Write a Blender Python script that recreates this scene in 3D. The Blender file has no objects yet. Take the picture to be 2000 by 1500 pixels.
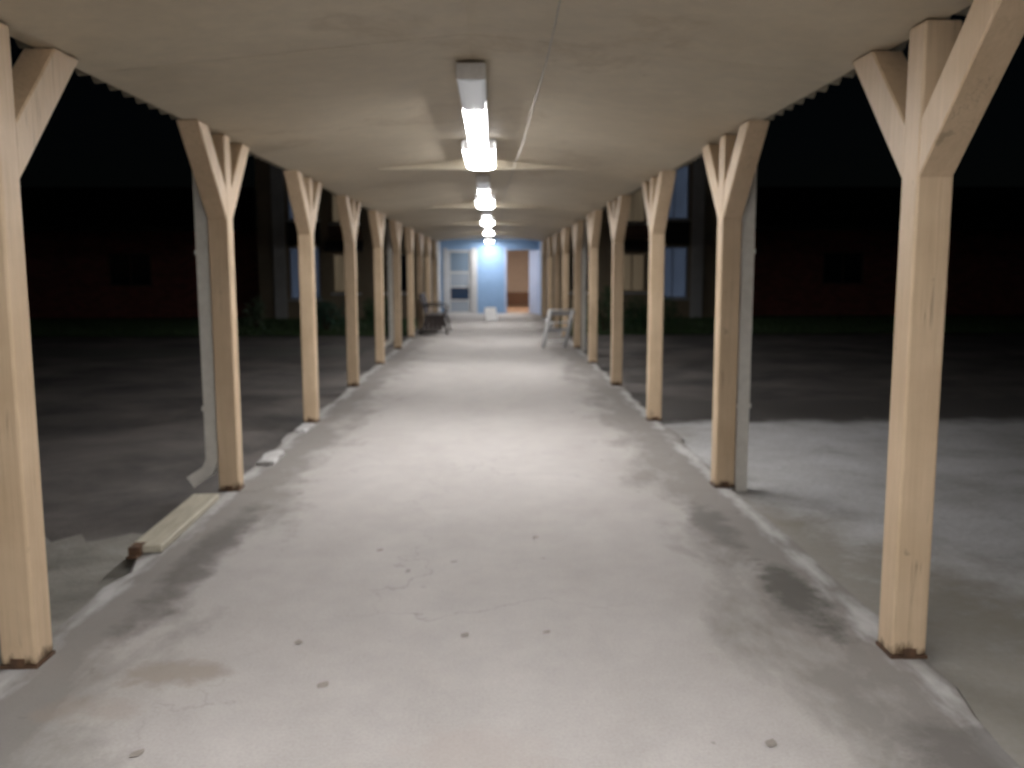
import bpy, bmesh, math, random
from mathutils import Vector, Matrix
R = math.radians
random.seed(7)
sc = bpy.context.scene
C = sc.collection

# ------------------------------------------------------------------ camera
CAM = Vector((0.105, 0.0, 1.502))
PITCH, YAW, ROLL = 0.12777, 0.0210, -0.00227
fw = Vector((math.sin(YAW)*math.cos(PITCH), math.cos(YAW)*math.cos(PITCH), -math.sin(PITCH)))
rt0 = Vector((math.cos(YAW), -math.sin(YAW), 0)); up0 = rt0.cross(fw)
rt = math.cos(ROLL)*rt0 + math.sin(ROLL)*up0
up = -math.sin(ROLL)*rt0 + math.cos(ROLL)*up0
cam = bpy.data.cameras.new('camera')
camo = bpy.data.objects.new('camera', cam); C.objects.link(camo)
camo.matrix_world = Matrix(((rt.x, up.x, -fw.x, CAM.x), (rt.y, up.y, -fw.y, CAM.y), (rt.z, up.z, -fw.z, CAM.z), (0, 0, 0, 1)))
cam.sensor_width = 36; cam.lens = 36*1750.65/2000
cam.clip_start = 0.05; cam.clip_end = 2000
cam.dof.use_dof = True; cam.dof.focus_distance = 1.4; cam.dof.aperture_fstop = 4.2
sc.camera = camo

# ------------------------------------------------------------------ night sky, faint moon, exposure
w = bpy.data.worlds.new('World'); sc.world = w; w.use_nodes = True
nt = w.node_tree; bg = nt.nodes['Background']
sky = nt.nodes.new('ShaderNodeTexSky'); sky.sky_type = 'NISHITA'; sky.sun_disc = False
sky.sun_elevation = R(25); sky.sun_rotation = R(200)
nt.links.new(sky.outputs[0], bg.inputs[0]); bg.inputs[1].default_value = 0.0002
sun = bpy.data.lights.new('moon', 'SUN'); sun.energy = 0.006; sun.angle = R(0.5); sun.color = (0.85, 0.92, 1.0)
suno = bpy.data.objects.new('moon', sun); C.objects.link(suno); suno.location = (0, -10, 20)
suno.rotation_euler = (R(65), 0, R(-20))
sc.view_settings.view_transform = 'Standard'; sc.view_settings.look = 'None'
sc.view_settings.exposure = 0.0; sc.view_settings.gamma = 1.0
sc.render.engine = 'CYCLES'
sc.cycles.use_denoising = True
sc.cycles.max_bounces = 6; sc.cycles.diffuse_bounces = 4; sc.cycles.glossy_bounces = 3
sc.cycles.sample_clamp_indirect = 6.0
LAMP = 106.0                       # radiance of a lit fluorescent lens

# ------------------------------------------------------------------ helpers
def thing(name, label, cat, loc=(0, 0, 0), rz=0.0, group=None, rot=None):
    o = bpy.data.objects.new(name, None); C.objects.link(o)
    o.location = loc; o.rotation_euler = rot or (0, 0, rz); o.empty_display_size = 0.1
    o['label'] = label; o['category'] = cat
    if group: o['group'] = group
    return o
def tag(o, label, cat, group=None):
    o['label'] = label; o['category'] = cat
    if group: o['group'] = group
    return o
def mesh_obj(name, me, parent=None, loc=(0, 0, 0), rot=(0, 0, 0), label=None):
    o = bpy.data.objects.new(name, me); C.objects.link(o)
    o.parent = parent; o.location = loc; o.rotation_euler = rot
    if label: o['label'] = label
    return o
def bm_mesh(name, bm, mat, smooth=False):
    me = bpy.data.meshes.new(name); bm.normal_update(); bm.to_mesh(me); bm.free()
    if mat: me.materials.append(mat)
    if smooth:
        for p in me.polygons: p.use_smooth = True
    return me
def add_box(bm, x0, x1, y0, y1, z0, z1):
    v = [bm.verts.new(p) for p in ((x0,y0,z0),(x1,y0,z0),(x1,y1,z0),(x0,y1,z0),(x0,y0,z1),(x1,y0,z1),(x1,y1,z1),(x0,y1,z1))]
    for f in ((0,3,2,1),(4,5,6,7),(0,1,5,4),(1,2,6,5),(2,3,7,6),(3,0,4,7)): bm.faces.new([v[i] for i in f])
def bevel(bm, wd, seg=1):
    bmesh.ops.bevel(bm, geom=bm.edges[:], offset=wd, segments=seg, affect='EDGES', profile=0.5)
def box_me(name, x0, x1, y0, y1, z0, z1, mat, bv=0.0, seg=1):
    bm = bmesh.new(); add_box(bm, x0, x1, y0, y1, z0, z1)
    if bv: bevel(bm, bv, seg)
    return bm_mesh(name, bm, mat)
def box(name, x0, x1, y0, y1, z0, z1, mat, parent=None, bv=0.0, label=None):
    return mesh_obj(name, box_me(name, x0, x1, y0, y1, z0, z1, mat, bv), parent, label=label)
def add_prism(bm, pts, axis, a, b):
    """polygon pts in the two other axes, extruded from a to b along axis (0=x, 1=y)"""
    def P(p, t): return (t, p[0], p[1]) if axis == 0 else (p[0], t, p[1])
    A = [bm.verts.new(P(p, a)) for p in pts]; B = [bm.verts.new(P(p, b)) for p in pts]
    bm.faces.new(A); bm.faces.new(B[::-1]); n = len(pts)
    for i in range(n): bm.faces.new((A[i], B[i], B[(i+1) % n], A[(i+1) % n]))
    bmesh.ops.recalc_face_normals(bm, faces=bm.faces[:])
def add_tube(bm, pts, r, n=10, rect=None):
    pts = [Vector(p) for p in pts]; rings = []
    for i, p in enumerate(pts):
        if i == 0: t = pts[1]-p
        elif i == len(pts)-1: t = p-pts[-2]
        else: t = (p-pts[i-1]).normalized()+(pts[i+1]-p).normalized()
        t.normalize()
        ref = Vector((0, 1, 0)) if abs(t.y) < 0.9 else Vector((1, 0, 0))
        a = t.cross(ref).normalized(); b = t.cross(a).normalized()
        if rect:
            sx, sy = rect
            prof = [(sx, sy), (-sx, sy), (-sx, -sy), (sx, -sy)]
        else:
            prof = [(r*math.cos(2*math.pi*k/n), r*math.sin(2*math.pi*k/n)) for k in range(n)]
        rings.append([bm.verts.new(p+a*u+b*v) for u, v in prof])
    m = len(rings[0])
    for i in range(len(rings)-1):
        for k in range(m):
            bm.faces.new((rings[i][k], rings[i][(k+1) % m], rings[i+1][(k+1) % m], rings[i+1][k]))
    bm.faces.new(rings[0][::-1]); bm.faces.new(rings[-1])
    bmesh.ops.recalc_face_normals(bm, faces=bm.faces[:])
def tube(name, pts, r, mat, parent=None, n=10, rect=None, label=None, loc=(0,0,0)):
    bm = bmesh.new(); add_tube(bm, pts, r, n, rect)
    me = bm_mesh(name, bm, mat)
    if not rect:
        for p in me.polygons: p.use_smooth = len(p.vertices) == 4
    return mesh_obj(name, me, parent, loc, label=label)

# ------------------------------------------------------------------ materials
def principled(name, col, rough=0.6, metallic=0.0, spec=0.5):
    m = bpy.data.materials.new(name); m.use_nodes = True
    b = m.node_tree.nodes['Principled BSDF']
    b.inputs['Base Color'].default_value = (*col, 1); b.inputs['Roughness'].default_value = rough
    b.inputs['Metallic'].default_value = metallic; b.inputs['Specular IOR Level'].default_value = spec
    return m, m.node_tree, b
def N(t, k, **kw):
    n = t.nodes.new(k)
    for a, v in kw.items(): setattr(n, a, v)
    return n
def ramp(t, fac, stops):
    r = N(t, 'ShaderNodeValToRGB'); e = r.color_ramp.elements
    while len(e) > len(stops): e.remove(e[-1])
    while len(e) < len(stops): e.new(1)
    for i, (p, c) in enumerate(stops):
        e[i].position = p; e[i].color = (*c, 1) if len(c) == 3 else c
    t.links.new(fac, r.inputs[0]); return r.outputs[0]
def noise(t, vec, scale, detail=6, rough=0.6, dist=0.0):
    n = N(t, 'ShaderNodeTexNoise'); n.inputs['Scale'].default_value = scale
    n.inputs['Detail'].default_value = detail; n.inputs['Roughness'].default_value = rough
    n.inputs['Distortion'].default_value = dist
    t.links.new(vec, n.inputs['Vector']); return n.outputs['Fac']
def mapping(t, src, scale=(1, 1, 1), loc=(0, 0, 0)):
    mp = N(t, 'ShaderNodeMapping'); mp.inputs['Scale'].default_value = scale; mp.inputs['Location'].default_value = loc
    t.links.new(src, mp.inputs['Vector']); return mp.outputs[0]
def mix(t, fac, a, b, mode='MIX'):
    n = N(t, 'ShaderNodeMix', data_type='RGBA', blend_type=mode)
    for sock, v in ((n.inputs[0], fac), (n.inputs[6], a), (n.inputs[7], b)):
        if isinstance(v, (int, float)): sock.default_value = v
        elif isinstance(v, tuple): sock.default_value = (*v, 1)
        else: t.links.new(v, sock)
    return n.outputs[2]
def math_n(t, op, a, b=None, c=None, clamp=False):
    n = N(t, 'ShaderNodeMath', operation=op); n.use_clamp = clamp
    for s, v in zip(n.inputs, (a, b, c)):
        if v is None: continue
        if isinstance(v, (int, float)): s.default_value = v
        else: t.links.new(v, s)
    return n.outputs[0]
def bump(t, b, h, strength=0.3, dist=0.01):
    n = N(t, 'ShaderNodeBump'); n.inputs['Strength'].default_value = strength; n.inputs['Distance'].default_value = dist
    t.links.new(h, n.inputs['Height']); t.links.new(n.outputs[0], b.inputs['Normal'])
def mottled(name, c1, c2, scale, rough=0.65, bs=0.2, bd=0.005, stretch=(1, 1, 1), spec=0.4, fine=None, coord='Object'):
    m, t, b = principled(name, c1, rough, spec=spec)
    tc = N(t, 'ShaderNodeTexCoord')
    v = mapping(t, tc.outputs[coord], stretch)
    f = noise(t, v, scale, 8, 0.65, 0.3)
    col = ramp(t, f, [(0.32, c2), (0.68, c1)])
    f2 = noise(t, v, fine or scale*9, 4, 0.7)
    col = mix(t, 0.35, col, ramp(t, f2, [(0.3, (0.55,)*3), (0.7, (1.0,)*3)]), 'MULTIPLY')
    t.links.new(col, b.inputs['Base Color'])
    r = ramp(t, f2, [(0.2, (max(rough-0.12, 0),)*3), (0.8, (min(rough+0.12, 1),)*3)]); t.links.new(r, b.inputs['Roughness'])
    bump(t, b, f2, bs, bd)
    return m

def post_paint():
    m, t, b = principled('tan_painted_timber', (0.47, 0.385, 0.275), 0.5)
    tc = N(t, 'ShaderNodeTexCoord'); oi = N(t, 'ShaderNodeObjectInfo')
    off = N(t, 'ShaderNodeVectorMath', operation='ADD')
    sc_ = N(t, 'ShaderNodeVectorMath', operation='SCALE'); sc_.inputs[3].default_value = 0.37
    t.links.new(oi.outputs['Location'], sc_.inputs[0])
    t.links.new(tc.outputs['Object'], off.inputs[0]); t.links.new(sc_.outputs[0], off.inputs[1])
    g = noise(t, mapping(t, off.outputs[0], (34, 34, 1.3)), 1.0, 8, 0.65, 0.5)
    p = noise(t, off.outputs[0], 2.6, 5, 0.6)
    col = ramp(t, p, [(0.3, (0.53, 0.392, 0.255)), (0.7, (0.655, 0.50, 0.34))])
    col = mix(t, 0.34, col, ramp(t, g, [(0.3, (0.6, 0.57, 0.5)), (0.62, (1, 1, 1))]), 'MULTIPLY')
    # scuffs and rot patches creeping up from the foot, ragged in shape
    sep = N(t, 'ShaderNodeSeparateXYZ'); t.links.new(tc.outputs['Object'], sep.inputs[0])
    ng = noise(t, mapping(t, off.outputs[0], (22, 22, 7)), 1.0, 6, 0.7)
    h = math_n(t, 'SUBTRACT', math_n(t, 'MULTIPLY', ng, 0.22), sep.outputs[2])
    k = ramp(t, h, [(0.055, (0, 0, 0)), (0.10, (1, 1, 1))])
    col = mix(t, k, col, (0.10, 0.060, 0.030))
    chips = ramp(t, noise(t, off.outputs[0], 9, 3, 0.5), [(0.70, (0, 0, 0)), (0.74, (1, 1, 1))])
    col = mix(t, math_n(t, 'MULTIPLY', chips, 0.45), col, (0.20, 0.155, 0.10))
    ck = noise(t, mapping(t, off.outputs[0], (26, 26, 0.45)), 1.0, 3, 0.5, 0.25)
    ckm = ramp(t, ck, [(0.490, (0, 0, 0)), (0.5, (1, 1, 1)), (0.510, (0, 0, 0))])
    ckm = math_n(t, 'MULTIPLY', ckm, ramp(t, noise(t, off.outputs[0], 3.1, 2), [(0.50, (0, 0, 0)), (0.60, (0.5,)*3)]))
    col = mix(t, ckm, col, (0.13, 0.095, 0.06))
    t.links.new(col, b.inputs['Base Color'])
    bump(t, b, math_n(t, 'SUBTRACT', g, ckm), 0.45, 0.006)
    return m
M = {}
M['post'] = post_paint()
M['beam'] = mottled('tan_painted_beam', (0.62, 0.55, 0.42), (0.52, 0.46, 0.35), 1.4, 0.55, 0.2, 0.003, (5, 0.7, 5))
M['soffit'] = mottled('soffit_paint', (0.60, 0.525, 0.40), (0.50, 0.43, 0.32), 0.9, 0.6, 0.08, 0.002)
def soffit_stains():
    m = M['soffit']; t = m.node_tree; b = t.nodes['Principled BSDF']
    src = b.inputs['Base Color'].links[0].from_socket
    P = N(t, 'ShaderNodeTexCoord').outputs['Object']
    n = noise(t, mapping(t, P, (1.0, 0.7, 1)), 0.75, 6, 0.6, 0.2)
    ring = ramp(t, n, [(0.565, (0, 0, 0)), (0.60, (0.34,)*3), (0.615, (0.12,)*3), (0.75, (0.16,)*3)])
    t.links.new(mix(t, ring, src, (0.30, 0.225, 0.14)), b.inputs['Base Color'])
soffit_stains()
M['sheet'] = mottled('corrugated_sheet', (0.45, 0.40, 0.31), (0.36, 0.32, 0.24), 1.2, 0.45, 0.1, 0.002)
M['pvc'] = mottled('white_downspout', (0.76, 0.73, 0.67), (0.62, 0.59, 0.53), 2.0, 0.4, 0.05, 0.001)
M['white_metal'] = mottled('white_enamel', (0.82, 0.82, 0.82), (0.74, 0.74, 0.74), 3.0, 0.35, 0.03, 0.001)
M['rust'] = mottled('rusty_steel', (0.14, 0.075, 0.04), (0.06, 0.035, 0.022), 18, 0.8, 0.5, 0.004)
M['cable'] = mottled('grey_cable', (0.44, 0.40, 0.34), (0.36, 0.33, 0.28), 5, 0.5, 0.02, 0.001)

def walkway_mat():
    m, t, b = principled('walkway_concrete', (0.40, 0.385, 0.365), 0.8, spec=0.25)
    tc = N(t, 'ShaderNodeTexCoord'); P = tc.outputs['Object']
    sep = N(t, 'ShaderNodeSeparateXYZ'); t.links.new(P, sep.inputs[0])
    big = noise(t, mapping(t, P, (1, 0.55, 1)), 0.8, 6, 0.6, 0.15)
    col = ramp(t, big, [(0.30, (0.37, 0.345, 0.325)), (0.52, (0.425, 0.40, 0.38)), (0.72, (0.465, 0.44, 0.418))])
    mid = noise(t, P, 5.0, 8, 0.7)
    col = mix(t, 0.4, col, ramp(t, mid, [(0.3, (0.70,)*3), (0.65, (1.0,)*3)]), 'MULTIPLY')
    fine = noise(t, P, 90, 4, 0.7)
    col = mix(t, 0.5, col, ramp(t, fine, [(0.32, (0.72,)*3), (0.6, (1.0,)*3)]), 'MULTIPLY')
    # dirt and lichen plus painted-in edge shade, ragged patches along both edges
    ax = math_n(t, 'ABSOLUTE', sep.outputs[0])
    edge = math_n(t, 'MULTIPLY_ADD', ax, 1.25, -1.50)
    en = noise(t, mapping(t, P, (1.6, 0.75, 1), (3.1, 1.7, 0)), 1.5, 6, 0.66, 0.15)
    d = math_n(t, 'ADD', edge, math_n(t, 'MULTIPLY_ADD', en, 1.9, -0.62))
    dk = ramp(t, d, [(0.22, (0, 0, 0)), (0.60, (0.68,)*3)])
    col = mix(t, dk, col, mix(t, noise(t, P, 3.3, 5), (0.125, 0.113, 0.10), (0.20, 0.185, 0.17)))
    # pale worn arris where the slab edge has been scraped and patched
    wn = noise(t, mapping(t, P, (4, 1.2, 1), (9, 2, 0)), 1.8, 5, 0.6)
    we = math_n(t, 'ADD', math_n(t, 'MULTIPLY_ADD', math_n(t, 'ABSOLUTE', math_n(t, 'SUBTRACT', ax, 1.70)), -7.5, 1.0), math_n(t, 'MULTIPLY_ADD', wn, 3.0, -1.75))
    wk = ramp(t, we, [(0.2, (0, 0, 0)), (0.9, (0.7,)*3)])
    col = mix(t, wk, col, (0.54, 0.53, 0.52))
    # brownish rust-water stain, spots, and edge patches mixing dirt with painted shade
    def blob(cx, cy, rx, ry, c, amt, s=3.0):
        global _
        dx = math_n(t, 'DIVIDE', math_n(t, 'SUBTRACT', sep.outputs[0], cx), rx)
        dy = math_n(t, 'DIVIDE', math_n(t, 'SUBTRACT', sep.outputs[1], cy), ry)
        r2 = math_n(t, 'ADD', math_n(t, 'MULTIPLY', dx, dx), math_n(t, 'MULTIPLY', dy, dy))
        v = math_n(t, 'SUBTRACT', math_n(t, 'MULTIPLY_ADD', noise(t, P, s, 5, 0.72, 0.2), 3.0, -0.6), r2)
        k = ramp(t, v, [(0.0, (0, 0, 0)), (0.7, (amt,)*3)])
        return k, c
    for args in ((-1.10, 3.22, 0.24, 0.14, (0.22, 0.18, 0.14), 0.55, 6.0), (-1.30, 2.95, 0.2, 0.12, (0.27, 0.22, 0.18), 0.35, 6.0),
                 (0.05, 2.65, 0.3, 0.2, (0.37, 0.32, 0.29), 0.35, 4.0), (1.62, 2.62, 0.26, 0.22, (0.12, 0.11, 0.10), 0.7, 5.0),
                 (1.50, 3.95, 0.15, 0.55, (0.085, 0.08, 0.07), 0.8, 5.0), (1.40, 5.1, 0.14, 0.6, (0.13, 0.12, 0.11), 0.7, 5.0), (-1.42, 4.6, 0.15, 1.2, (0.11, 0.10, 0.09), 0.7, 4.0)):
        k, c = blob(*args); col = mix(t, k, col, c)
    vo = N(t, 'ShaderNodeTexVoronoi', feature='DISTANCE_TO_EDGE'); vo.inputs['Scale'].default_value = 0.42
    wob = N(t, 'ShaderNodeVectorMath', operation='ADD'); wn3 = N(t, 'ShaderNodeTexNoise'); wn3.inputs['Scale'].default_value = 2.4; wn3.inputs['Detail'].default_value = 5
    t.links.new(P, wn3.inputs['Vector']); t.links.new(P, wob.inputs[0]); t.links.new(wn3.outputs['Color'], wob.inputs[1]); t.links.new(wob.outputs[0], vo.inputs['Vector'])
    ckf = math_n(t, 'MULTIPLY', ramp(t, vo.outputs['Distance'], [(0.0, (1, 1, 1)), (0.0045, (0, 0, 0))]), ramp(t, big, [(0.42, (0.0,)*3), (0.6, (0.55,)*3)]))
    col = mix(t, ckf, col, (0.16, 0.148, 0.135))
    sp = ramp(t, noise(t, P, 7.0, 2, 0.5), [(0.735, (0, 0, 0)), (0.76, (0.55,)*3)])
    col = mix(t, sp, col, (0.15, 0.14, 0.125))
    t.links.new(col, b.inputs['Base Color'])
    t.links.new(ramp(t, mid, [(0.3, (0.68,)*3), (0.7, (0.88,)*3)]), b.inputs['Roughness'])
    bump(t, b, math_n(t, 'ADD', math_n(t, 'MULTIPLY', fine, 0.5), mid), 0.25, 0.004)
    return m
M['walk'] = walkway_mat()
M['asphalt'] = mottled('asphalt', (0.21, 0.188, 0.172), (0.048, 0.046, 0.046), 0.75, 0.8, 0.6, 0.01, fine=30)
def pad_mat():
    m, t, b = principled('weathered_concrete', (0.3, 0.3, 0.3), 0.75)
    P = N(t, 'ShaderNodeTexCoord').outputs['Object']
    a = noise(t, P, 0.9, 7, 0.68, 0.1)
    col = ramp(t, a, [(0.28, (0.29, 0.275, 0.25)), (0.45, (0.45, 0.445, 0.44)), (0.65, (0.58, 0.58, 0.585))])
    f = noise(t, P, 26, 6, 0.75)
    col = mix(t, 0.6, col, ramp(t, f, [(0.3, (0.55,)*3), (0.62, (1.0,)*3)]), 'MULTIPLY')
    moss = ramp(t, noise(t, mapping(t, P, loc=(5, 5, 0)), 2.2, 6, 0.66, 0.1), [(0.58, (0, 0, 0)), (0.72, (0.45,)*3)])
    col = mix(t, moss, col, (0.105, 0.095, 0.065))
    sq = N(t, 'ShaderNodeSeparateXYZ'); t.links.new(P, sq.inputs[0])
    nb = math_n(t, 'ADD', math_n(t, 'MULTIPLY_ADD', sq.outputs[0], -1.1, 2.75), math_n(t, 'MULTIPLY_ADD', sq.outputs[1], -0.42, 2.2))
    nb = math_n(t, 'ADD', nb, math_n(t, 'MULTIPLY_ADD', noise(t, mapping(t, P, loc=(1, 3, 0)), 2.6, 7, 0.7), 2.4, -1.1))
    col = mix(t, ramp(t, nb, [(0.1, (0, 0, 0)), (0.9, (0.75,)*3)]), col, (0.19, 0.168, 0.13))
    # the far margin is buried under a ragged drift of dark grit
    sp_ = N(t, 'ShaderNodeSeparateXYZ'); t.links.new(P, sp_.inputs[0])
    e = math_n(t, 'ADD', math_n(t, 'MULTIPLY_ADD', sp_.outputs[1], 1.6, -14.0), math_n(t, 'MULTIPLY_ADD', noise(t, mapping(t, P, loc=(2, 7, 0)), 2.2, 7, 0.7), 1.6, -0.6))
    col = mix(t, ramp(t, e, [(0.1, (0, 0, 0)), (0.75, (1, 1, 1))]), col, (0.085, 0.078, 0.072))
    t.links.new(col, b.inputs['Base Color']); bump(t, b, f, 0.5, 0.008); return m
M['pad'] = pad_mat()
M['verge'] = mottled('gritty_verge', (0.36, 0.345, 0.31), (0.15, 0.14, 0.12), 1.6, 0.85, 0.6, 0.012, fine=38)
M['path'] = mottled('far_path', (0.13, 0.128, 0.115), (0.085, 0.085, 0.075), 0.8, 0.8, 0.3, 0.01)
M['soil'] = mottled('lawn_soil', (0.035, 0.05, 0.02), (0.02, 0.028, 0.012), 1.2, 0.9, 0.4, 0.02)
def leafy(name, a, b_):
    m, t, b = principled(name, a, 0.55)
    oi = N(t, 'ShaderNodeNewGeometry')
    t.links.new(ramp(t, oi.outputs['Random Per Island'], [(0, b_), (1, a)]), b.inputs['Base Color'])
    return m
M['hedge'] = leafy('hedge_leaves', (0.05, 0.13, 0.045), (0.02, 0.06, 0.025))
M['hedge_teal'] = leafy('bluish_hedge_leaves', (0.05, 0.15, 0.10), (0.03, 0.08, 0.06))
M['pale_leaf'] = leafy('pale_leaves', (0.22, 0.27, 0.19), (0.09, 0.14, 0.07))
M['grass'] = leafy('grass_blades', (0.055, 0.11, 0.03), (0.03, 0.06, 0.02))
M['bark'] = mottled('bark', (0.09, 0.065, 0.045), (0.05, 0.035, 0.025), 12, 0.85, 0.6, 0.01)
M['cream'] = mottled('cream_painted_plank', (0.52, 0.48, 0.38), (0.36, 0.33, 0.26), 3.5, 0.6, 0.3, 0.004, (8, 1, 8))
M['whitewash'] = mottled('whitewashed_concrete', (0.62, 0.61, 0.6), (0.42, 0.41, 0.4), 6, 0.75, 0.5, 0.006)
M['dark_metal'] = mottled('dark_brown_slats', (0.050, 0.036, 0.032), (0.028, 0.021, 0.02), 7, 0.5, 0.2, 0.002)
M['grey_plastic'] = mottled('grey_plastic', (0.40, 0.40, 0.41), (0.33, 0.33, 0.34), 5, 0.4, 0.03, 0.001)
M['blue_wall'] = mottled('pale_blue_paint', (0.27, 0.42, 0.65), (0.23, 0.37, 0.58), 1.3, 0.5, 0.05, 0.002)
M['blue_door'] = mottled('light_blue_door_paint', (0.48, 0.54, 0.70), (0.41, 0.47, 0.63), 2.0, 0.45, 0.05, 0.002)
M['white_trim'] = mottled('white_trim_paint', (0.60, 0.60, 0.60), (0.50, 0.50, 0.50), 2.5, 0.5, 0.05, 0.002)
M['tan_wall'] = mottled('tan_render', (0.33, 0.27, 0.19), (0.25, 0.20, 0.14), 1.1, 0.8, 0.3, 0.006)
M['brown_panel'] = mottled('brown_panel', (0.15, 0.085, 0.06), (0.10, 0.055, 0.04), 2.0, 0.7, 0.2, 0.004)
M['dark_roof'] = mottled('dark_roof', (0.045, 0.042, 0.042), (0.025, 0.024, 0.024), 1.5, 0.8, 0.4, 0.02)
M['warm_floor'] = mottled('tan_lino', (0.42, 0.31, 0.24), (0.36, 0.26, 0.2), 1.5, 0.35, 0.03, 0.001)
M['warm_wall'] = mottled('beige_corridor_paint', (0.56, 0.50, 0.46), (0.50, 0.44, 0.40), 1.2, 0.6, 0.05, 0.002)
M['dado'] = mottled('brown_dado', (0.22, 0.13, 0.09), (0.17, 0.10, 0.07), 1.5, 0.5, 0.05, 0.002)
M['brick'] = None
def brick_mat():
    m, t, b = principled('red_brick', (0.25, 0.09, 0.06), 0.85)
    tc = N(t, 'ShaderNodeTexCoord')
    sw = N(t, 'ShaderNodeSeparateXYZ'); t.links.new(tc.outputs['Object'], sw.inputs[0])
    cb = N(t, 'ShaderNodeCombineXYZ')
    t.links.new(math_n(t, 'ADD', sw.outputs[0], sw.outputs[1]), cb.inputs[0]); t.links.new(sw.outputs[2], cb.inputs[1])
    br = N(t, 'ShaderNodeTexBrick'); t.links.new(cb.outputs[0], br.inputs['Vector'])
    br.inputs['Scale'].default_value = 1.0; br.inputs['Brick Width'].default_value = 0.215; br.inputs['Row Height'].default_value = 0.075
    br.inputs['Mortar Size'].default_value = 0.006
    br.inputs['Color1'].default_value = (0.34, 0.10, 0.075, 1); br.inputs['Color2'].default_value = (0.22, 0.07, 0.05, 1); br.inputs['Mortar'].default_value = (0.11, 0.085, 0.075, 1)
    t.links.new(mix(t, 0.4, br.outputs[0], ramp(t, noise(t, tc.outputs['Object'], 0.7, 5), [(0.3, (0.5,)*3), (0.7, (1,)*3)]), 'MULTIPLY'), b.inputs['Base Color'])
    bump(t, b, br.outputs['Fac'], 0.4, -0.01); return m
M['brick'] = brick_mat()
def glass(name, tint, rough=0.06):
    m, t, b = principled(name, tint, rough, spec=0.8); return m
M['glass_blue'] = glass('bluish_door_glass', (0.17, 0.235, 0.31))
M['glass_mid'] = glass('pale_door_glass', (0.30, 0.345, 0.40), 0.2)
M['glass_dark'] = glass('dark_door_glass', (0.025, 0.045, 0.085))
M['glass_night'] = glass('dark_window_glass', (0.012, 0.016, 0.024))
def emit(name, col, s):
    m = bpy.data.materials.new(name); m.use_nodes = True; t = m.node_tree
    t.nodes.remove(t.nodes['Principled BSDF'])
    e = N(t, 'ShaderNodeEmission'); e.inputs[0].default_value = (*col, 1); e.inputs[1].default_value = s
    t.links.new(e.outputs[0], t.nodes['Material Output'].inputs[0]); return m
def dim_lens():
    m, t, b = principled('dim_diffuser', (0.75, 0.76, 0.78), 0.35)
    b.inputs['Emission Color'].default_value = (0.9, 0.95, 1, 1); b.inputs['Emission Strength'].default_value = 0.16; return m
M['dim_lens'] = dim_lens()
M['lit_warm'] = emit('lit_warm_lens', (1.0, 0.80, 0.62), 85.0)
def glow_window(name, col, s):
    m, t, b = principled(name, tuple(0.4*c for c in col), 0.12, spec=0.8)
    P = N(t, 'ShaderNodeTexCoord').outputs['Object']
    n = noise(t, mapping(t, P, (3.0, 3.0, 0.35)), 2.0, 4, 0.5)
    t.links.new(ramp(t, n, [(0.3, tuple(0.55*c for c in col)), (0.7, col)]), b.inputs['Emission Color'])
    b.inputs['Emission Strength'].default_value = s; return m
M['pane_glow_cool'] = glow_window('blue_glow_pane', (0.50, 0.66, 1.0), 0.07)  # faint glow put into the panes where no fitting's light reaches
M['pane_glow_warm'] = glow_window('tan_wall_glow_pane', (1.0, 0.78, 0.52), 0.085)  # glow put in for a lit stretch of tan wall
M['leaf'] = mottled('dry_leaf', (0.31, 0.28, 0.25), (0.24, 0.215, 0.19), 20, 0.8, 0.2, 0.002)

# ------------------------------------------------------------------ ground
def struct(name, me, loc=(0, 0, 0)):
    o = mesh_obj(name, me, None, loc); o['kind'] = 'structure'; return o
def sheet(name, x0, x1, y0, y1, z, mat, nx=1, ny=1, jag=0.0):
    bm = bmesh.new(); g = []
    for j in range(ny+1):
        row = []
        for i in range(nx+1):
            x = x0+(x1-x0)*i/nx; y = y0+(y1-y0)*j/ny
            if jag and (i in (0, nx)): x += random.uniform(-jag, jag)
            if jag and (j in (0, ny)): y += random.uniform(-jag, jag)
            row.append(bm.verts.new((x, y, z)))
        g.append(row)
    for j in range(ny):
        for i in range(nx): bm.faces.new((g[j][i], g[j][i+1], g[j+1][i+1], g[j+1][i]))
    return struct(name, bm_mesh(name, bm, mat))
GZ = -0.10
sheet('ground', -400, 400, -120, 700, GZ, M['asphalt'])
# the concrete walk itself, a slab with a chipped edge
def walkway():
    bm = bmesh.new(); ys = [-13+0.22*i for i in range(201)]
    L, Rr = [], []
    for y in ys:
        for lst, s in ((L, -1), (Rr, 1)):
            j = random.gauss(0, 0.010)+0.02*math.sin(y*1.7+s)+0.015*math.sin(y*4.1)
            if random.random() < 0.10: j -= random.uniform(0.01, 0.05)
            x = s*(1.775+j)
            lst.append([bm.verts.new(p) for p in ((x, y, GZ-0.02), (x, y, -0.025), (x-s*0.02, y, -0.003), (s*1.66, y, 0.0))])
    for i in range(len(ys)-1):
        for k in range(3):
            bm.faces.new((L[i][k], L[i][k+1], L[i+1][k+1], L[i+1][k])); bm.faces.new((Rr[i][k+1], Rr[i][k], Rr[i+1][k], Rr[i+1][k+1]))
        bm.faces.new((L[i][3], Rr[i][3], Rr[i+1][3], L[i+1][3]))
    bmesh.ops.recalc_face_normals(bm, faces=bm.faces[:])
    return struct('walkway', bm_mesh('walkway', bm, M['walk']))
walkway()
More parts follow.
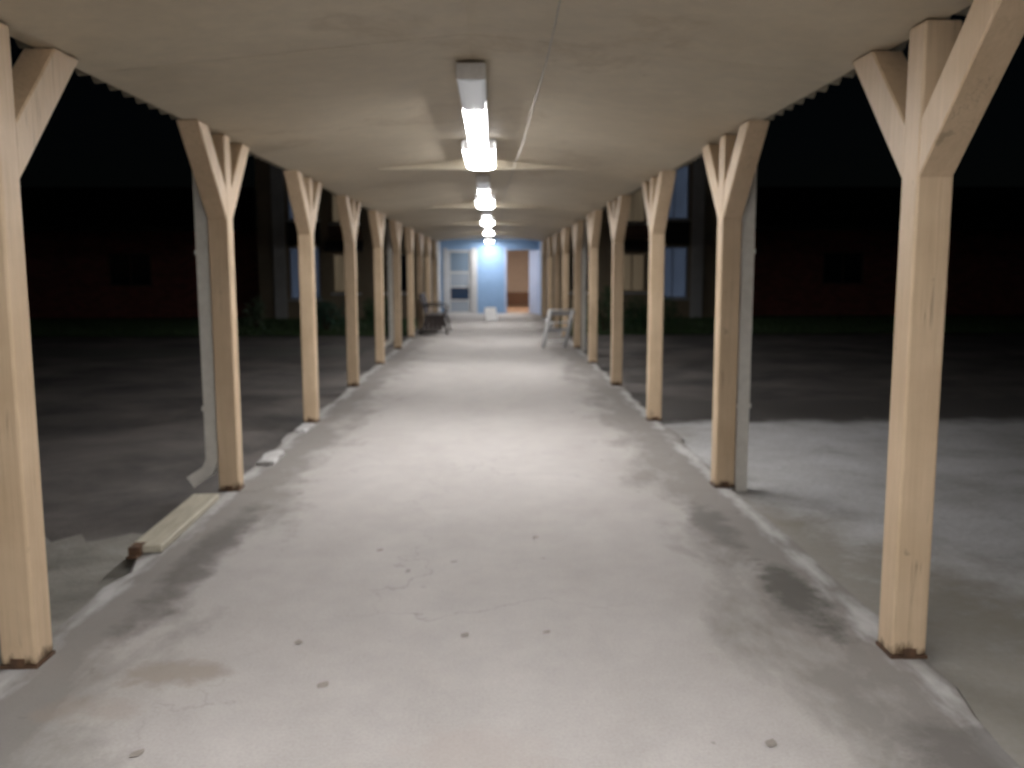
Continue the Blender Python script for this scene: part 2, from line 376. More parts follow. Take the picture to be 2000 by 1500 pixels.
# weathered concrete apron on the right, gritty verge on the left
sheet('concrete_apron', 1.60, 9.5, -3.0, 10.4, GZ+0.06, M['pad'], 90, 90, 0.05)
sheet('verge', -3.0, -1.60, -3.0, 5.25, GZ+0.012, M['verge'], 14, 40, 0.10)
sheet('path', -26, -2.4, 16.6, 18.3, GZ+0.006, M['path'], 60, 4, 0.05)
sheet('lawn', -30, -1.9, 21.6, 30.8, GZ+0.010, M['soil'], 40, 6, 0.1)
sheet('lawn', 1.9, 30, 21.6, 30.8, GZ+0.010, M['soil'], 40, 6, 0.1)

# ------------------------------------------------------------------ the roofed walk: posts, braces, beams, roof
S, Y0, PX, PW, NP = 2.74, 3.345, 1.705, 0.135, 10
ZB, ZC = 2.376, 2.535          # post tops, top of the light fittings
ZR, SL = 2.555, 0.103         # soffit underside at the ridge, fall per metre towards the eaves
YA, YE = -12.2, 28.85
canopy = thing('covered_walkway', 'long tan timber roof on two rows of braced posts over the concrete walk', 'walkway roof')
def post_mesh():
    bm = bmesh.new(); h = PW/2; add_box(bm, -h, h, -h, h, 0.012, ZB); bevel(bm, 0.010, 2); return bm_mesh('post', bm, M['post'])
def brace_mesh(s):
    bm = bmesh.new(); h = PW/2-0.003; f = PW/2-0.004
    pts = [(s*f, 1.825), (s*f, 2.035), (s*(f+ZB+0.003-2.035), ZB+0.003), (s*(f+ZB+0.003-1.825), ZB+0.003)]
    add_prism(bm, pts, 0, -h, h); bevel(bm, 0.006, 1); return bm_mesh('brace', bm, M['post'])
def foot_mesh():
    bm = bmesh.new(); h = PW/2+0.004
    add_box(bm, -h, h, -h, h, 0.0005, 0.0125)
    for s in (-1, 1):
        add_box(bm, -0.025, 0.025, s*(h+0.001)-0.003, s*(h+0.001)+0.003, 0.001, 0.04)
    return bm_mesh('base_plate', bm, M['rust'])
pm, bmA, bmB, fm = post_mesh(), brace_mesh(1), brace_mesh(-1), foot_mesh()
posts = {}
for s in (-1, 1):
    for k in range(-5, NP):
        y = Y0+S*k
        p = mesh_obj('post', pm, canopy, (s*PX+random.uniform(-.006, .006), y, 0), (0, 0, random.uniform(-0.02, 0.02)))
        posts[s, k] = p
        mesh_obj('brace', bmA, p); mesh_obj('brace', bmB, p); mesh_obj('base_plate', fm, p)
for j in range(-1, 5):
    y = Y0+2*S*j
    if j < 1: continue
    if abs(y-YE) < 0.2: continue
    zb = 2.450; xe = (ZR-zb)/SL-0.004
    bm = bmesh.new(); add_prism(bm, [(-xe, zb), (xe, zb), (0.0, ZR-0.002)], 1, y-0.05, y+0.05)
    mesh_obj('collar_tie', bm_mesh('collar_tie', bm, M['beam']), canopy)
# painted soffit boards in sheets, thin open joints
npan = 15; L0 = (YE-YA)/npan
for i in range(npan):
    for sg in (-1, 1):
        bm = bmesh.new(); e = 1.715
        add_prism(bm, [(0.0, ZR), (sg*e, ZR-SL*e), (sg*e, ZR-SL*e+0.012), (0.0, ZR+0.012)], 1, YA+i*L0+0.002, YA+(i+1)*L0-0.002)
        mesh_obj('soffit_panel', bm_mesh('soffit_panel', bm, M['soffit']), canopy)
# corrugated roof sheets whose scalloped ends show past the beams
def corrugated():
    bm = bmesh.new(); pitch = 0.172; n = int((YE-YA)/pitch); prof = []
    for i in range(n+1):
        for q in range(8):
            y = YA+pitch*(i+q/8.0)
            if y > YE: break
            prof.append((y, ZR+0.050-0.034*math.cos(2*math.pi*q/8.0)))
    xs = (-1.795, -0.9, 0, 0.9, 1.795); rows = []
    for x in xs: rows.append([bm.verts.new((x, y, z-SL*abs(x))) for y, z in prof])
    top = [[bm.verts.new((v.co.x, v.co.y, v.co.z+0.006)) for v in r] for r in rows]
    for i in range(len(xs)-1):
        for k in range(len(prof)-1):
            bm.faces.new((rows[i][k], rows[i+1][k], rows[i+1][k+1], rows[i][k+1]))
            bm.faces.new((top[i][k], top[i][k+1], top[i+1][k+1], top[i+1][k]))
    for i in (0, len(xs)-1):
        for k in range(len(prof)-1): bm.faces.new((rows[i][k], rows[i][k+1], top[i][k+1], top[i][k]))
    bmesh.ops.recalc_face_normals(bm, faces=bm.faces[:])
    me = bm_mesh('roof_sheet', bm, M['sheet'], True); return me
# sheet bottoms must clear the soffit: lift the trough above the boards inside, hang free outside
ro = mesh_obj('roof_sheet', corrugated(), canopy)
# downspouts strapped behind some posts
for s in (-1, 1):
    for k in (1, 5, 9):
        y = Y0+S*k
        x = s*(PX+0.118); yy = y+0.02
        z0 = 0.10 if s < 0 else 0.02
        pts = [(x, yy, 2.355), (x, yy, GZ+0.05)] if s > 0 else [(x, yy, 2.355), (x, yy, z0+0.10), (x+s*0.035, yy-0.005, z0+0.03), (x+s*0.15, yy-0.03, z0-0.045)]
        d = tube('downspout', pts, 0.04, M['pvc'], canopy, rect=(0.042, 0.048))
        for zz in (0.55, 1.6):
            box('strap', x-0.051, x+0.051, yy-0.055, yy+0.055, zz, zz+0.03, M['pvc'], d)

# ------------------------------------------------------------------ fluorescent fixtures under the soffit
ords = ['nearest', 'second', 'third', 'fourth', 'fifth', 'sixth']
def lens_profile(wd, h):
    return [(-wd/2, 0), (-wd/2, -h*0.55), (-wd*0.32, -h*0.92), (0, -h), (wd*0.32, -h*0.92), (wd/2, -h*0.55), (wd/2, 0)]
def skirted(wd, L, z0, th=0.006):
    """white sheet-metal channel open at the bottom: back, two skirts, two ends"""
    bm = bmesh.new()
    add_box(bm, -wd/2, wd/2, 0, L, -0.018, 0.0)
    for s_ in (-1, 1):
        a, b_ = sorted((s_*wd/2, s_*(wd/2-th))); add_box(bm, a, b_, 0, L, -z0, -0.0185)
    return bm_mesh('housing', bm, M['white_metal'])
def fixture(name, label, group, y0, y1, wd, dp, parts):
    t = thing(name, label, 'ceiling light', (0, y0, ZC-0.001), group=group); L = y1-y0
    mesh_obj('housing', skirted(wd, L, dp), t)
    for yy in (0.18, L-0.24): box('mounting_block', -0.04, 0.04, yy, yy+0.06, 0.0005, ZR-SL*0.04-ZC+0.0005, M['white_metal'], t)
    for yy in (0.0, L-0.006): box('end_cap', -wd/2+0.0065, wd/2-0.0065, yy, yy+0.006, -dp, -0.0185, M['white_metal'], t)
    for a, b_, nm, mat, w2, pr in parts:
        bm = bmesh.new(); h = dp-0.019+pr
        add_prism(bm, [(-w2/2, 0), (-w2/2, -h+pr*0.9), (-w2*0.36, -h+pr*0.25), (0, -h), (w2*0.36, -h+pr*0.25), (w2/2, -h+pr*0.9), (w2/2, 0)], 1, a, b_)
        mesh_obj(nm, bm_mesh(nm, bm, mat), t, (0, 0, -0.0187))
    return t
LEVEL = {-3: (0.9, 0.9), -2: (0.9, 0.9), -1: (0.24, 2.9), 0: (0.62, 2.0), 1: (0.62, 1.2), 2: (0.52, 0.9), 3: (0.52, 0.55), 4: (0.58, 0.4)}   # output set per fitting to balance floor and post light: (wide, strip)
def tube_mat(v):
    k = 'lens_%d' % round(v*100)
    if k not in M: M[k] = emit('fluorescent_lens_%d' % round(v*100), (1.0, 0.985, 0.985), LAMP*v)
    return M[k]
def strip(j, y0, y1, ylit, label):
    L = y1-y0; k = ylit-y0
    return fixture('strip_light', label, 'narrow strip lights under the roof', y0, y1, 0.15, 0.080,
                   ((0.01, k-0.008, 'dim_lens', M['dim_lens'], 0.134, 0.012), (k+0.008, L-0.01, 'lit_lens', tube_mat(0.42*LEVEL[j][1]), 0.100, 0.018)))
def wrap(j, y0, y1, label):
    return fixture('wide_light', label, 'wide lit lights under the roof', y0, y1, 0.27, 0.084,
                   ((0.01, y1-y0-0.01, 'lit_lens', tube_mat(LEVEL[j][0]), 0.25, 0.026),))
P2 = 2*S
for j in range(-3, 5):
    o = j*P2
    if j < 0:  # strips and farther fittings added, unseen, to light the post fronts
        wrap(j, 7.40+o, 8.62+o, 'unseen wide lit fluorescent light under the roof %s' % ('just above the viewer', 'behind the viewer', 'far behind the viewer')[-1-j])
        strip(j, 4.70+o, 7.28+o, 5.58+o, 'unseen long narrow strip light under the roof %s' % ('just behind the viewer', 'well behind the viewer', 'at the rear end of the walk')[-1-j])
    else:
        y1 = 7.28+o
        if j < 4:
            strip(j, 4.70+o, y1, 5.58+o, 'long narrow strip light with its near end dim, %s along the roof' % ords[j])
        wrap(j, 7.40+o, 8.62+o, 'wide glowing white fluorescent light, %s along the roof' % ords[j]) if j < 4 else None
# thin cable sagging along the soffit
pts = []
for i in range(60):
    y = -1.5+i*0.5
    sag = 0.012*(1-math.cos(2*math.pi*(y % 2.74)/2.74))
    pts.append((0.30+0.05*math.sin(y*0.35), y, 2.444-sag))
tag(tube('cable', pts, 0.0045, M['cable'], None, 6), 'thin grey cable slung under the roof to the right of the lights', 'cable')

# ------------------------------------------------------------------ building at the end of the walk
FY, EY, BX = 28.90, 30.60, 7.35        # facade plane, back wall of the entrance recess, half width
def wall_holes(name, x0, x1, z0, z1, y0, y1, holes, mat, parent, label=None):
    xs = sorted({x0, x1, *[h[0] for h in holes], *[h[1] for h in holes]}); zs = sorted({z0, z1, *[h[2] for h in holes], *[h[3] for h in holes]})
    bm = bmesh.new(); V = {}
    def inside(i, k):
        if i < 0 or k < 0 or i >= len(xs)-1 or k >= len(zs)-1: return True
        cx = (xs[i]+xs[i+1])/2; cz = (zs[k]+zs[k+1])/2
        return any(h[0] < cx < h[1] and h[2] < cz < h[3] for h in holes)
    def vv(i, k, y):
        key = (i, k, y)
        if key not in V: V[key] = bm.verts.new((xs[i], y, zs[k]))
        return V[key]
    for i in range(len(xs)-1):
        for k in range(len(zs)-1):
            if inside(i, k): continue
            bm.faces.new([vv(*q, y0) for q in ((i, k), (i+1, k), (i+1, k+1), (i, k+1))])
            bm.faces.new([vv(*q, y1) for q in ((i, k), (i, k+1), (i+1, k+1), (i+1, k))])
            for di, dk, a, b_ in ((-1, 0, (i, k), (i, k+1)), (1, 0, (i+1, k), (i+1, k+1)), (0, -1, (i, k), (i+1, k)), (0, 1, (i, k+1), (i+1, k+1))):
                if inside(i+di, k+dk): bm.faces.new((vv(*a, y0), vv(*b_, y0), vv(*b_, y1), vv(*a, y1)))
    bmesh.ops.recalc_face_normals(bm, faces=bm.faces[:])
    return mesh_obj(name, bm_mesh(name, bm, mat), parent, label=label)
def window(parent, x0, x1, z0, z1, y, pane, frame, bars=(1, 0), label=None, sill=True):
    """frame of four rails, panes between the bars; y is the wall face"""
    t = 0.055
    bm = bmesh.new()
    add_box(bm, x0+.002, x1-.002, y+0.04, y+0.11, z0+.002, z0+t); add_box(bm, x0+.002, x1-.002, y+0.04, y+0.11, z1-t, z1-.002)
    add_box(bm, x0+.002, x0+t, y+0.041, y+0.109, z0+t, z1-t); add_box(bm, x1-t, x1-.002, y+0.041, y+0.109, z0+t, z1-t)
    f = mesh_obj('window', bm_mesh('window', bm, frame), parent, label=label)
    nx, nz = bars[0]+1, bars[1]+1
    X = [x0+t+(x1-x0-2*t)*i/nx for i in range(nx+1)]; Z = [z0+t+(z1-z0-2*t)*i/nz for i in range(nz+1)]
    for i in range(1, nx): box('mullion', X[i]-0.018, X[i]+0.018, y+0.045, y+0.105, z0+t, z1-t, frame, f)
    for i in range(1, nz): box('glazing_bar', x0+t, x1-t, y+0.048, y+0.102, Z[i]-0.016, Z[i]+0.016, frame, f)
    for i in range(nx):
        for k in range(nz): box('pane', X[i]+.001, X[i+1]-.001, y+0.070, y+0.078, Z[k]+.001, Z[k+1]-.001, pane, f)
    if sill: box('sill', x0-0.06, x1+0.06, y-0.07, y+0.036, z0-0.06, z0-0.003, M['white_trim'], f)
    return f
bld = thing('entrance_building', 'two-storey tan building with a pale blue entrance at the end of the walk', 'building', (0, FY, 0))
H2 = 5.9
ent = (-1.66, 1.66, -0.02, 2.50)
wins = []
for s in (-1, 1):
    for (a, b_, z0, z1) in ((5.40, 6.36, 0.55, 2.20), (5.40, 6.36, 3.05, 4.75), (4.15, 5.00, 0.75, 2.00), (4.15, 5.00, 2.95, 4.10), (2.55, 3.35, 0.75, 2.00)):
        wins.append((min(s*a, s*b_), max(s*a, s*b_), z0, z1, s))
wall_holes('front_wall', -BX, BX, GZ-0.02, H2, 0, 0.24, [ent]+[x[:4] for x in wins], M['tan_wall'], bld)
for s in (-1, 1):
    x = s*BX; box('side_wall', min(x, x-s*0.24), max(x, x-s*0.24), 0.242, 14.5, GZ-0.02, H2, M['tan_wall'], bld)
    # pale pilaster and drainpipe at the corner
    a, b_ = sorted((s*6.46, s*6.84)); box('pilaster', a, b_, -0.11, -0.002, GZ-0.01, H2-0.1, M['white_trim'], bld, 0.01)
    # brown spandrel panel and dark awning over the inner window
    a, b_ = sorted((s*4.05, s*5.10)); box('spandrel_panel', a, b_, -0.035, -0.002, 2.44, 2.86, M['brown_panel'], bld, 0.005)
    bm = bmesh.new(); add_prism(bm, [(-0.002, 2.40), (-0.002, 2.06), (-0.62, 2.06), (-0.62, 2.13)], 0, s*4.0, s*5.15)
    mesh_obj('awning', bm_mesh('awning', bm, M['dark_roof']), bld)
    a, b_ = sorted((s*5.36, s*6.40)); box('spandrel_panel', a, b_, -0.03, -0.002, 2.26, 2.98, M['dark_roof'], bld, 0.005)
for (a, b_, z0, z1, s) in wins:
    outer = abs(a+b_) > 11
    pane = M['pane_glow_cool'] if outer else (M['pane_glow_warm'] if abs(a+b_) > 8 else M['glass_night'])
    window(bld, a, b_, z0, z1, 0, pane, M['blue_door'] if outer else M['tan_wall'], (1, 0))
bm = bmesh.new(); add_prism(bm, [(-BX-0.5, H2+0.004), (BX+0.5, H2+0.004), (BX+0.5, H2+0.2), (0, H2+2.6), (-BX-0.5, H2+0.2)], 1, -0.5, 14.9)
mesh_obj('roof', bm_mesh('roof', bm, M['dark_roof']), bld)
# entrance recess
rd = EY-FY
for s in (-1, 1):
    x = s*1.66; a, b_ = sorted((x, x+s*0.12)); box('recess_wall', a, b_, 0.243, rd-0.003, -0.01, 2.62, M['white_trim'] if s < 0 else M['blue_wall'], bld)
box('recess_ceiling', -1.655, 1.655, 0.002, rd-0.004, 2.502, 2.56, M['soffit'], bld)
wall_holes('entrance_wall', -1.78, 1.78, -0.01, 2.62, rd, rd+0.14, [(-1.42, -0.62, -0.015, 2.14), (0.58, 1.34, -0.015, 2.14)], M['blue_wall'], bld, 'pale blue entrance wall')
# glazed door on the left: four stacked panels
dr = mesh_obj('glazed_door', (lambda bm: (add_box(bm, -1.415, -1.335, rd+0.02, rd+0.075, 0.005, 2.135), add_box(bm, -0.70, -0.625, rd+0.02, rd+0.075, 0.005, 2.135),
      [add_box(bm, -1.335, -0.70, rd+0.021, rd+0.074, z, z+h) for z, h in ((0.005, 0.05), (0.42, 0.05), (0.87, 0.05), (1.36, 0.06), (2.06, 0.075))], bm_mesh('glazed_door', bm, M['white_trim']))[-1])(bmesh.new()), bld, label='white-framed glazed door')
for z0, z1, mt, nm in ((0.056, 0.419, 'glass_mid', 'kick_panel'), (0.471, 0.869, 'glass_dark', 'pane'), (0.921, 1.359, 'glass_mid', 'pane'), (1.421, 2.059, 'glass_blue', 'pane')):
    box(nm, -1.334, -0.701, rd+0.042, rd+0.052, z0, z1, M[mt], dr)
tube('door_handle', [(-0.735, rd-0.03, 0.85), (-0.735, rd-0.03, 1.15)], 0.012, M['grey_plastic'], dr)
box('door_frame', -0.615, -0.42, rd-0.045, rd-0.002, 0.0, 2.20, M['white_trim'], bld, 0.006, 'white upright beside the glazed door')
box('door_frame', -1.56, -1.43, rd-0.045, rd-0.002, 0.0, 2.20, M['white_trim'], bld, 0.006)
# open blue door leaf on the right
leaf = mesh_obj('open_door', box_me('open_door', 0, 0.88, -0.022, 0.022, 0.01, 2.12, M['blue_door'], 0.004), bld, (1.355, rd-0.03, 0), (0, 0, R(-68)), 'light blue door leaf standing open')
for z0, z1 in ((0.18, 0.95), (1.10, 1.98)):
    box('door_panel', 0.12, 0.76, -0.032, -0.0225, z0, z1, M['blue_door'], leaf, 0.006)
tube('door_handle', [(0.80, -0.023, 1.03), (0.80, -0.07, 1.03), (0.70, -0.07, 1.03)], 0.010, M['grey_plastic'], leaf)
box('door_frame', 0.50, 0.575, rd-0.03, rd-0.002, 0.0, 2.20, M['blue_door'], bld, 0.005)
# warm corridor behind the open doorway
cy0, cy1 = rd+0.142, rd+6.5
box('corridor_floor', 0.32, 1.70, rd-0.001, cy1, -0.06, 0.004, M['warm_floor'], bld)
box('corridor_wall', 0.20, 0.318, cy0, cy1, -0.05, 2.6, M['warm_wall'], bld)
box('corridor_wall', 1.702, 1.82, cy0, cy1, -0.05, 2.6, M['warm_wall'], bld)
box('corridor_end_wall', 0.20, 1.82, cy1+0.002, cy1+0.12, -0.05, 2.6, M['warm_wall'], bld)
box('corridor_ceiling', 0.20, 1.82, cy0, cy1, 2.602, 2.68, M['warm_wall'], bld)
box('dado_board', 0.40, 1.62, cy1-0.03, cy1-0.002, 0.02, 0.55, M['dado'], bld)
# room behind the glazed door, kept closed
box('lobby_back_wall', -1.78, 0.19, rd+1.6, rd+1.7, -0.05, 2.6, M['warm_wall'], bld)
lamp = thing('corridor_lamp', 'warm ceiling lamp inside the corridor behind the open doorway', 'ceiling light', (1.0, EY+2.6, 2.60))
box('housing', -0.16, 0.16, -0.6, 0.6, -0.03, 0.0, M['white_metal'], lamp, 0.004)
bm = bmesh.new(); add_prism(bm, [(x, z-0.031) for x, z in lens_profile(0.26, 0.05)], 1, -0.57, 0.57)
mesh_obj('lens', bm_mesh('lens', bm, M['lit_warm']), lamp)
o = wrap(4, FY+0.30, FY+1.45, 'wide glowing white fluorescent light over the pale blue entrance wall')
o.location.z = 2.481

# ------------------------------------------------------------------ brick wings either side, low and dark
for s, side in ((-1, 'left'), (1, 'right')):
    wg = thing('brick_wing', 'low dark red-brick building beyond the lawn, %s of the walk' % side, 'building', (s*7.36, FY+1.4, 0), group='brick wings beside the entrance building')
    x1 = 17.0
    def rng(a, b_): return (a, b_) if s > 0 else (-b_, -a)
    holes = []
    for c in (4.6, 12.0):
        a, b_ = rng(c-0.7, c+0.7); holes.append((a, b_, 0.95, 2.05))
    a, b_ = rng(0.0, x1); wall_holes('wall', a, b_, GZ-0.02, 2.75, 0, 0.22, holes, M['brick'], wg)
    e = s*x1; a, b_ = sorted((e, e-s*0.22)); box('wall', a, b_, 0.223, 9, GZ-0.02, 2.75, M['brick'], wg)
    for h in holes: window(wg, h[0], h[1], h[2], h[3], 0, M['glass_night'], M['brown_panel'], (1, 0), sill=False)
    a, b_ = rng(0.0, x1+0.4)
    bm = bmesh.new(); add_prism(bm, [(-0.55, 2.754), (9.5, 2.754), (9.5, 2.9), (4.5, 4.6), (-0.55, 2.9)], 0, a+(0.003 if s > 0 else 0), b_-(0.003 if s < 0 else 0))
    mesh_obj('roof', bm_mesh('roof', bm, M['dark_roof']), wg)

# ------------------------------------------------------------------ shrubs and grass
def leaves_mesh(name, n, fn, size, mat):
    bm = bmesh.new()
    for _ in range(n):
        p = Vector(fn()); a = random.uniform(0, 6.283); tl = random.uniform(-0.9, 0.9)
        u = Vector((math.cos(a), math.sin(a), tl)).normalized(); v = u.cross(Vector((random.uniform(-1, 1), random.uniform(-1, 1), 1))).normalized()
        L = size*random.uniform(0.6, 1.3); W = L*0.42
        q = [bm.verts.new(p+d) for d in (-u*L*0.5, v*W*0.5+u*L*0.05, u*L*0.5, -v*W*0.5+u*L*0.05)]
        bm.faces.new(q)
    return bm_mesh(name, bm, mat)
def shrub(name, label, cat, loc, rx, ry, h, n, mat, size=0.075, group=None):
    t = thing(name, label, cat, loc, group=group)
    lumps = [(random.uniform(-.7, .7)*rx, random.uniform(-.6, .6)*ry, random.uniform(0.35, 0.8)*h, random.uniform(0.28, 0.5)) for _ in range(9)]
    def fn():
        cx, cy, cz, r = random.choice(lumps)
        d = Vector((random.gauss(0, 1), random.gauss(0, 1), random.gauss(0, 1))).normalized()*(random.uniform(0.55, 1.08))
        return (cx+d.x*r*rx, cy+d.y*r*ry*1.2, max(0.03, cz+d.z*h*0.36))
    mesh_obj('foliage', leaves_mesh('foliage', n, fn, size, mat), t)
    bm = bmesh.new()
    for i in range(6):
        a = random.uniform(0, 6.28); add_tube(bm, [(0.1*rx*math.cos(a), 0.1*ry*math.sin(a), -0.02), (0.25*rx*math.cos(a), 0.25*ry*math.sin(a), h*0.35), (0.55*rx*math.cos(a), 0.5*ry*math.sin(a), h*0.7)], 0.014, 5)
    mesh_obj('stem', bm_mesh('stem', bm, M['bark']), t)
    return t
GS = GZ+0.01
shrub('shrub', 'bluish-green shrub beside the third post on the left', 'shrub', (-4.15, 23.0, GS), 0.75, 0.55, 0.85, 2600, M['hedge_teal'], group='shrubs along the lawn')
shrub('shrub', 'mid green shrub on the left, nearest the walk', 'shrub', (-2.85, 22.9, GS), 0.62, 0.5, 0.80, 2400, M['hedge'], group='shrubs along the lawn')
shrub('shrub', 'dark green shrub on the right, nearest the walk', 'shrub', (2.95, 22.6, GS), 0.55, 0.55, 1.10, 2600, M['hedge'], group='shrubs along the lawn')
shrub('shrub', 'wide green shrub on the right below the awning', 'shrub', (4.15, 23.2, GS), 0.80, 0.6, 0.80, 2800, M['hedge'], group='shrubs along the lawn')
shrub('shrub', 'small pale leafy shrub on the left lawn near the building corner', 'shrub', (-6.35, 24.6, GS), 0.28, 0.28, 0.85, 700, M['pale_leaf'], 0.10, group='shrubs along the lawn')
def grass(name, x0, x1, y0, y1, n):
    bm = bmesh.new()
    for _ in range(n):
        x = random.uniform(x0, x1); y = y0+(y1-y0)*random.random()**1.3; h = random.uniform(0.05, 0.13); a = random.uniform(0, 6.28)
        dx, dy = 0.010*math.cos(a), 0.010*math.sin(a); lx, ly = random.uniform(-.05, .05), random.uniform(-.05, .05)
        bm.faces.new([bm.verts.new(p) for p in ((x-dx, y-dy, GS), (x+dx, y+dy, GS), (x+lx, y+ly, GS+h))])
    o = mesh_obj('grass', bm_mesh('grass', bm, M['grass'])); o['kind'] = 'stuff'
    tag(o, 'short dark green grass on the lawn %s of the walk' % ('left' if x0 < 0 else 'right'), 'grass')
grass('grass', -16, -2.0, 21.7, 28.7, 22000)
grass('grass', 2.0, 16, 21.7, 28.7, 22000)

# ------------------------------------------------------------------ things standing on the walk
def bench(loc, rz):
    t = thing('bench', 'dark brown slatted bench against the left posts near the entrance', 'bench', loc, rz)
    L = 1.5
    for i in range(4):
        box('seat_slat', -L/2, L/2, -0.02+i*0.115, 0.075+i*0.115, 0.425, 0.452, M['dark_metal'], t, 0.005)
    for i in range(11):
        x = -L/2+0.05+i*(L-0.1)/10
        bm = bmesh.new(); add_prism(bm, [(-0.03, 0.46), (-0.055, 0.46), (-0.155, 0.88), (-0.13, 0.88)], 0, x-0.052, x+0.052)
        mesh_obj('back_slat', bm_mesh('back_slat', bm, M['dark_metal']), t)
    bm = bmesh.new(); add_prism(bm, [(-0.125, 0.875), (-0.175, 0.875), (-0.18, 0.925), (-0.13, 0.925)], 0, -L/2, L/2)
    mesh_obj('top_rail', bm_mesh('top_rail', bm, M['dark_metal']), t)
    for x in (-L/2+0.06, L/2-0.06):
        tube('leg', [(x, 0.36, 0.425), (x, 0.43, 0.22), (x, 0.47, 0.0)], 0.024, M['dark_metal'], t, 8)
        tube('leg', [(x, -0.02, 0.425), (x, -0.09, 0.2), (x, -0.16, 0.0)], 0.024, M['dark_metal'], t, 8)
        tube('armrest', [(x, -0.10, 0.66), (x, 0.10, 0.67), (x, 0.32, 0.66), (x, 0.42, 0.60), (x, 0.40, 0.47), (x, 0.36, 0.44)], 0.020, M['dark_metal'], t, 8)
        for q in range(4):
            box('end_slat', x-0.012, x+0.012, -0.06+q*0.105, 0.03+q*0.105, 0.10, 0.424, M['dark_metal'], t, 0.003)
    return t
bench((-1.42, 21.4, 0), R(-90))
# folded white chair leaning on a right-hand post (posts[1, 5])
def folded_chair():
    b0 = Vector((1.02, 16.72, 0.010)); across = Vector((0.43, 0.13, 0)); lean = Vector((0.165, 0.045, 0.745))
    t = thing('folding_chair', 'white folded metal chair leaning against a post on the right', 'chair', tuple(b0))
    def pt(u, v, off=0.0):
        n = across.cross(lean).normalized(); return across*u+lean*v+n*off
    for u in (0, 1):
        tube('side_rail', [pt(u, 0.02), pt(u, 0.98)], 0.034, M['white_metal'], t, 10)
        tube('leg', [pt(0.06+u*0.88, 0.02, 0.035), pt(0.06+u*0.88, 0.80, 0.035)], 0.013, M['grey_plastic'], t, 8)
    for v in (0.20, 0.66, 0.975):
        tube('cross_bar', [pt(0, v), pt(1, v)], 0.013, M['white_metal'], t, 8)
    def panel(nm, v0, v1, mat):
        bm = bmesh.new(); vs = []
        for off in (-0.004, 0.004):
            vs += [bm.verts.new(pt(u, v, off)) for u, v in ((0.055, v0), (0.945, v0), (0.945, v1), (0.055, v1))]
        for f in ((0, 1, 2, 3), (7, 6, 5, 4), (0, 4, 5, 1), (1, 5, 6, 2), (2, 6, 7, 3), (3, 7, 4, 0)): bm.faces.new([vs[i] for i in f])
        bmesh.ops.recalc_face_normals(bm, faces=bm.faces[:])
        mesh_obj(nm, bm_mesh(nm, bm, mat), t)
    panel('backrest', 0.84, 0.93, M['grey_plastic']); panel('seat', 0.44, 0.52, M['grey_plastic'])
folded_chair()
# small white A-frame floor sign
def floor_sign():
    t = thing('floor_sign', 'small blank white folding floor sign in front of the blue wall', 'floor sign', (0.03, 26.3, 0), R(14))
    for s in (-1, 1):
        bm = bmesh.new(); add_prism(bm, [(s*0.14, 0.0), (s*0.165, 0.0), (s*0.016, 0.38), (s*-0.002, 0.38)], 0, -0.17, 0.17)
        mesh_obj('board', bm_mesh('board', bm, M['white_metal']), t)
    box('hinge', -0.10, 0.10, -0.016, 0.016, 0.378, 0.395, M['grey_plastic'], t, 0.003)
floor_sign()
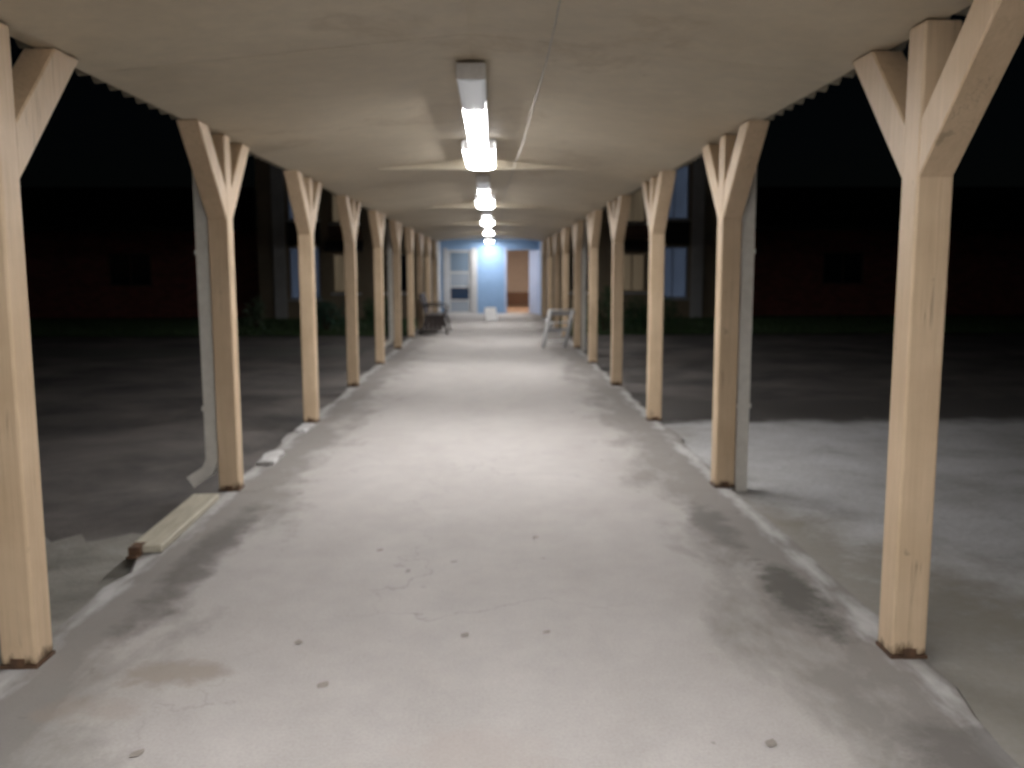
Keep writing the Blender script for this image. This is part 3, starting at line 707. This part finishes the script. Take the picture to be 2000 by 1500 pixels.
# cream plank lying on the left edge, whitewashed broken kerb stone further on
def plank():
    t = thing('plank', 'cream painted plank lying along the left edge before the second post', 'plank', (-1.765, 5.22, 0.004), R(1.5))
    bm = bmesh.new(); add_box(bm, -0.085, 0.085, -0.56, 0.56, 0, 0.042); bevel(bm, 0.006)
    mesh_obj('board', bm_mesh('board', bm, M['cream']), t)
    bm = bmesh.new(); add_box(bm, -0.075, -0.015, -0.60, -0.50, -0.004, 0.0435); add_box(bm, -0.075, -0.015, -0.64, -0.60, -0.004, 0.004)
    mesh_obj('bracket', bm_mesh('bracket', bm, M['rust']), t)
plank()
def chunk(loc, sx, sy, sz, label, rz):
    bm = bmesh.new(); add_box(bm, -sx/2, sx/2, -sy/2, sy/2, 0, sz)
    bmesh.ops.subdivide_edges(bm, edges=bm.edges[:], cuts=2, use_grid_fill=True)
    for v in bm.verts:
        v.co += Vector((random.gauss(0, 1), random.gauss(0, 1), random.gauss(0, 0.4)))*0.009
        if v.co.z < 0.01: v.co.z = 0
    o = mesh_obj('kerb_stone', bm_mesh('kerb_stone', bm, M['whitewash']), None, loc, (0, 0, rz)); tag(o, label, 'stone', 'loose kerb stones')
chunk((-1.66, 7.05, 0.001), 0.12, 0.46, 0.03, 'whitewashed broken kerb stone on the left edge past the second post', 0.05)
chunk((-1.68, 8.40, 0.001), 0.09, 0.36, 0.026, 'small pale kerb stone on the left edge near the third post', -0.04)
# dry leaves blown onto the slab
def pix(u, v, z=0.002):
    d = fw*1750.65+rt*(u-1000)-up*(v-750); t = (z-CAM.z)/d.z; return CAM+d*t
for u, v, lab in ((583, 1255, 'left of the middle, the upper of a pair'), (631, 1338, 'left of the middle, the lower of a pair'), (268, 1472, 'at the bottom left corner'),
                  (1506, 1452, 'at the bottom right'), (1046, 1050, 'in the middle of the slab'), (908, 1240, 'just left of the middle'), (1068, 1235, 'just right of the middle'),
                  (742, 1075, 'left of the middle, farthest away')):
    p = pix(u, v); bm = bmesh.new(); n = 7; A = []
    ln = random.uniform(0.028, 0.07)
    for i in range(n):
        s = i/(n-1); wd = math.sin(math.pi*min(1, s*1.02+0.02))**0.8*ln*0.33+0.0006; z = 0.0005+0.003*abs(s-0.5)
        A.append([bm.verts.new((-wd, (s-0.5)*ln, z+0.002)), bm.verts.new((0, (s-0.5)*ln, z)), bm.verts.new((wd, (s-0.5)*ln, z+0.0015))])
    for i in range(n-1):
        for k in range(2): bm.faces.new((A[i][k], A[i][k+1], A[i+1][k+1], A[i+1][k]))
    o = mesh_obj('leaf', bm_mesh('leaf', bm, M['leaf'], True), None, (p.x, p.y, 0.001), (0, 0, random.uniform(-0.9, 0.1)))
    tag(o, 'small curled dry leaf on the concrete %s' % lab, 'leaf', 'dry leaves on the walk')
